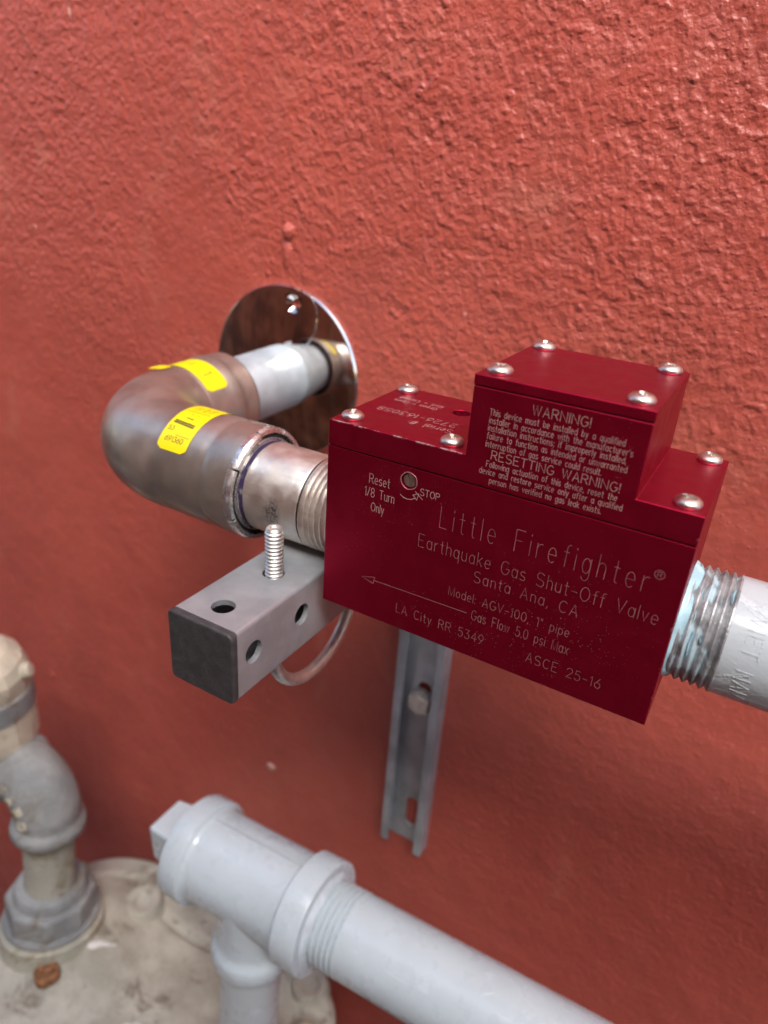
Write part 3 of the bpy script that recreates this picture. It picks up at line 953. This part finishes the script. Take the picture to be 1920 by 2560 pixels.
lathe(bm, [(0, 20), (22, 20), (30, 20.2), (33, 20.8), (35.5, 22.2), (37.5, 23.0), (44, 22.9), (46.5, 22.3), (47, 21), (46, 16.8)], BR0, bd, 80, wob=bmw)
link("tee_outlet", bm, M_grey, tee, True, 40)
bm = bmesh.new()
lathe(bm, S([(-66, 0), (-65.5, 15), (-59, 16.1), (-50, 16.1), (-50, 0)]), A0, dv, 64)
pl = link("pipe_plug", bm, M_grey, tee)
bm = bmesh.new()
hs = 10.8 * KS
vs = []
for s, k in ((-64.5, 1.0), (-78.8, .9)):
    for (a, b) in ((-1, -1), (1, -1), (1, 1), (-1, 1)):
        vs.append(bm.verts.new(A0 + dv * s * KS + q1 * hs * a * k + q2 * hs * b * k))
for f in ((0, 1, 2, 3), (4, 7, 6, 5), (0, 4, 5, 1), (1, 5, 6, 2), (2, 6, 7, 3), (3, 7, 4, 0)):
    bm.faces.new([vs[i] for i in f])
bevel(link("plug_head", bm, M_grey, pl), 2.2, 4)

lp = thing("grey_pipe", A0 + dv * 60, "long light grey painted pipe running from the tee to the lower right", "pipe")
bm = lathe(bmesh.new(), S([(25.0, 15.2), (25.4, PR), (420, PR), (420, 0)]), A0, dv, 96)
link("pipe_barrel", bm, M_grey, lp)
bm = lathe(bmesh.new(), S([(6, 15.2)] + thread_prof(11.6, 25.0, pitch=2.5, crest=16.9, depth=1.7) + [(25.4, 15.2)]), A0, dv, 96)
link("pipe_thread", bm, M_grey, lp)
bm = lathe(bmesh.new(), S([(11.2, 20.0), (11.9, 18.6), (12.5, 17.4), (13.2, 16.6), (13.7, 15.6)]), A0, dv, 96, wob=lambda t, a: .5 * math.sin(3 * a) + .35 * math.sin(8 * a + 1))
link("thread_sealant", bm, simple("painted over sealant", (.55, .62, .67), 0, .35, var=.08, scale=150, bumpamp=.0005, bumpscale=180), lp)

bp = tag(link("riser_pipe", lathe(bmesh.new(), [(36, 0), (36, 17.2), (200, 17.2), (200, 0)], BR0, bd, 80), M_grey2), "light grey painted riser pipe dropping from the tee outlet into the gas meter", "pipe")

# ================================================================== GAS METER AND ITS INLET
IAX = V(0, .12, 1).normalized()              # the meter set leans a little
def ip(z): return V(-240.3, 20.6 + .12 * (z + 380), z)
HUBX, HUBY = -240.3, 19.0
MCX, MCY = -147.0, 18.0
MTOP = -402.0
meter = thing("gas_meter", (MCX, MCY, -620), "weathered beige gas meter with a rusty screw on its broad top, at the lower left", "gas meter")
def sst(a, b, x):
    t = max(0, min(1, (x - a) / (b - a))); return t * t * (3 - 2 * t)
def mz(x, y, f):
    dh = math.hypot(x - HUBX, y - HUBY)
    z = MTOP + 16 * (1 - sst(34, 78, dh))
    dh2 = math.hypot(x + 55, y - 12)
    z += 10 * (1 - sst(26, 60, dh2))
    ln = (y - 74 + (x + 184) * .15 - .004 * (x + 184) ** 2)            # recessed seam behind the tee
    z -= 3.5 * math.exp(-(ln / 3.0) ** 2) * sst(-196, -186, x) * (1 - sst(-120, -100, x))
    ln2 = (x + 214) * .85 + (y - 0) * .5
    z += 1.2 * sst(-1, 1, ln2 - 14) * (1 - sst(30, 40, y))
    z += 3.0 * sst(.80, .84, f) - 0 * f
    z += .7 * math.sin(x * .11 + 1) * math.sin(y * .13)
    return z
bm = bmesh.new()
NR, NA = 80, 200
rings = []
for i in range(NR + 1):
    f = i / NR
    if i == 0:
        rings.append([bm.verts.new((MCX, MCY, mz(MCX, MCY, 0)))]); continue
    ring = []
    for k in range(NA):
        a = 2 * PI * k / NA
        ca, sa = math.cos(a), math.sin(a)
        n_ = 4.0
        R_ = (abs(ca / 124) ** n_ + abs(sa / 92) ** n_) ** (-1 / n_)
        x, y = MCX + R_ * f * ca, MCY + R_ * f * sa
        z = mz(x, y, f)
        if f > .94: z -= 7 * ((f - .94) / .06) ** 2
        ring.append(bm.verts.new((x, y, z)))
    rings.append(ring)
for k in range(NA):
    bm.faces.new((rings[0][0], rings[1][k], rings[1][(k + 1) % NA]))
for A, B in zip(rings[1:], rings[2:]):
    for k in range(NA):
        bm.faces.new((A[k], B[k], B[(k + 1) % NA], A[(k + 1) % NA]))
low = [bm.verts.new((v.co.x, v.co.y, MTOP - 30)) for v in rings[-1]]
low2 = [bm.verts.new((MCX + (v.co.x - MCX) * .94, MCY + (v.co.y - MCY) * .94, MTOP - 36)) for v in rings[-1]]
low3 = [bm.verts.new((MCX + (v.co.x - MCX) * .94, MCY + (v.co.y - MCY) * .94, MTOP - 220)) for v in rings[-1]]
for A, B in ((rings[-1], low), (low, low2), (low2, low3)):
    for k in range(NA):
        bm.faces.new((A[k], B[k], B[(k + 1) % NA], A[(k + 1) % NA]))
bm.faces.new(low3)
link("meter_case", bm, M_meter, meter, True, 50)
bm = lathe(bmesh.new(), [(-40, 39), (-24, 38), (-10, 36.5), (-3, 35.5), (1.5, 35), (3, 33), (3, 0)], ip(-379), IAX, 80, wob=lambda t, a: .5 * math.sin(3 * a))
link("inlet_hub", bm, M_hub, meter, True, 45)
def boss(x, y, r, h):
    z = mz(x, y, .5) - 1
    b = lathe(bmesh.new(), [(-3, r * 1.25), (h * .5, r * 1.1), (h, r), (h + .5, r * .9), (h - .5, r * .55), (h - 2.5, r * .42), (h - 2.8, 0)], (x, y, z), (0, 0, 1), 32)
    return link("screw_boss", b, M_meter, meter)
boss(-203, 71, 13.0, 7)
boss(-60, 92, 12.0, 6)
zz = mz(-211, -7, .5)
link("cover_screw", lathe(bmesh.new(), [(-2, 8.6), (2.0, 8.4), (3.2, 7.2), (3.4, 5), (2.6, 3.8), (2.0, 1.5), (2.1, 0)], (-211, -7, zz + 2.5), (0, 0, 1), 24, wob=lambda t, a: .4 * math.sin(4 * a)), M_rust, meter)
M_scar = simple("pale scar", (.66, .66, .64), 0, .6)
def scar(pts, w):
    b = bmesh.new()
    prev = None
    n = len(pts)
    for k, (x, y) in enumerate(pts):
        ww = w * (.3 + .7 * math.sin(PI * (k + .5) / n)) * random.uniform(.7, 1.2)
        z = mz(x, y, .5)
        cur = [b.verts.new((x - ww * .5, y + ww * .5, z - .6)), b.verts.new((x, y, z + 1.0)), b.verts.new((x + ww * .5, y - ww * .5, z - .6))]
        if prev:
            for q in range(2):
                b.faces.new((prev[q], cur[q], cur[q + 1], prev[q + 1]))
        prev = cur
    return link("paint_scar", b, M_scar, meter, True, 80)
scar([(-212 + 2.6 * k, 17 + 2.2 * k + random.uniform(-.8, .8)) for k in range(9)], 4.5)
scar([(-150 + 1.6 * k, 2 + 1.2 * k + random.uniform(-1, 1)) for k in range(7)], 6)

nut = thing("swivel_nut", ip(-372), "old grey eight-sided union nut with rusty edges on the meter inlet hub", "union nut")
bm = lathe(bmesh.new(), [(0, 26), (0, 29.5), (2, 31), (17, 31), (19.5, 29.2), (19.5, 25), (22, 24.6), (23.5, 23), (22, 17)], ip(-372), IAX, 8)
bevel(link("nut_body", bm, M_swivel, nut, False), 1.2, 3, 20)
bm = lathe(bmesh.new(), [(-3, 20), (-3, 32.5), (-1, 33), (.6, 32.4), (.6, 20)], ip(-372), IAX, 64)
link("nut_flange", bm, M_swivel, nut)
bm = lathe(bmesh.new(), [(18, 25), (24, 24.6), (27, 23), (27.6, 20.6), (27, 17)], ip(-372), IAX, 64)
link("nut_collar", bm, M_swivel, nut)

ml = thing("meter_elbow", ip(-345), "old grey cast elbow with raised letters on a short pipe above the meter nut", "pipe elbow")
bm = lathe(bmesh.new(), [(0, 0), (0, 17.6), (8, 17.4), (10, 16.8), (60, 16.8), (60, 0)], ip(-352), IAX, 72, wob=lambda t, a: .3 * math.sin(5 * a))
link("elbow_nipple", bm, M_swnip, ml)
pts = []; rad = []
E0 = ip(-297)
for t, r in ((0, 20.5), (.6, 23.2), (2.0, 24.2), (6.5, 24.2), (8.5, 23.6), (10, 21.8), (12, 20.9)):
    pts.append(E0 + IAX * t); rad.append(r)
RE = 23
EB = E0 + IAX * 13
for i in range(1, 21):
    a = i / 20 * PI / 2
    pts.append(EB + V(-RE + RE * math.cos(a), 0, 0) + IAX * RE * math.sin(a)); rad.append(21.4)
EC = EB + V(-RE, 0, 0)
ET = EC + IAX * RE
for t, r in ((2, 20.9), (3.5, 22), (5, 24), (10, 24.2), (11, 23), (11.2, 16.8), (70, 16.8)):
    pts.append(ET + V(-t, 0, 0)); rad.append(r)
link("elbow_body", sweep(bmesh.new(), pts, rad, 80), M_swivel, ml, True, 45)
bm = bmesh.new()
NB = V(1, 0, 0).cross(IAX).normalized()
if NB.y > 0: NB = -NB
def rl(u, v, h):
    a = math.radians(88) - u / 26.0
    r0 = 22 + v
    w_ = r0 - RE
    o_ = math.sqrt(max(1, 21.4 ** 2 - w_ ** 2)) + h
    return EC + V(1, 0, 0) * r0 * math.cos(a) + IAX * r0 * math.sin(a) + NB * o_
strokes(bm, lay("WARD", 0, 38, 0, 6.5, 4.0), rl, 1.3, .9, .8)
ribbon_obj("raised_lettering", bm, M_cream, ml, True)

gv = thing("gas_valve_body", (-286, 34, -236), "beige painted round metal service valve body above the grey elbow at the left edge", "valve")
bm = lathe(bmesh.new(), [(-246, 0), (-246, 24), (-241, 32), (-217, 31.5), (-214, 30.5), (-200, 30.5), (-198, 31), (-186, 30.5), (-178, 27), (-171, 19), (-167, 8), (-166, 0)], (-281, 34, 0), (.06, 0, 1), 16, wob=lambda t, a: .5 * math.sin(3 * a + t * .1))
link("valve_shell", bm, M_valve, gv, True, 20)
bm = lathe(bmesh.new(), [(-215.5, 29), (-214.5, 31.9), (-199.5, 31.6), (-198.5, 29)], (-281, 34, 0), (.06, 0, 1), 48, close=True)
link("valve_band", bm, M_swivel, gv)
bm = lathe(bmesh.new(), [(0, 5.5), (4, 5.2), (5.6, 3.8), (6.0, 0)], (-264, 47, -183), (.7, .5, .25), 20)
link("lock_screw", bm, M_valve, gv)

# paint chips on the wall
blob_part("paint_chip", -126, -261, 3.6, 3.2, 2.0, M_chip)
blob_part("paint_chip", -257, 191, 1.0, 2.8, .6, M_chip)
blob_part("paint_chip", -308, 82, 1.0, 1.8, .5, M_chip)
blob_part("paint_chip", -368, -292, 3.0, 6.0, 1.2, M_wall)
blob_part("paint_drip", -115, 99, 3.4, 4.4, 3.0, M_wall)
blob_part("paint_drip", -116, 88, 3.4, 7.5, 1.5, M_wall)
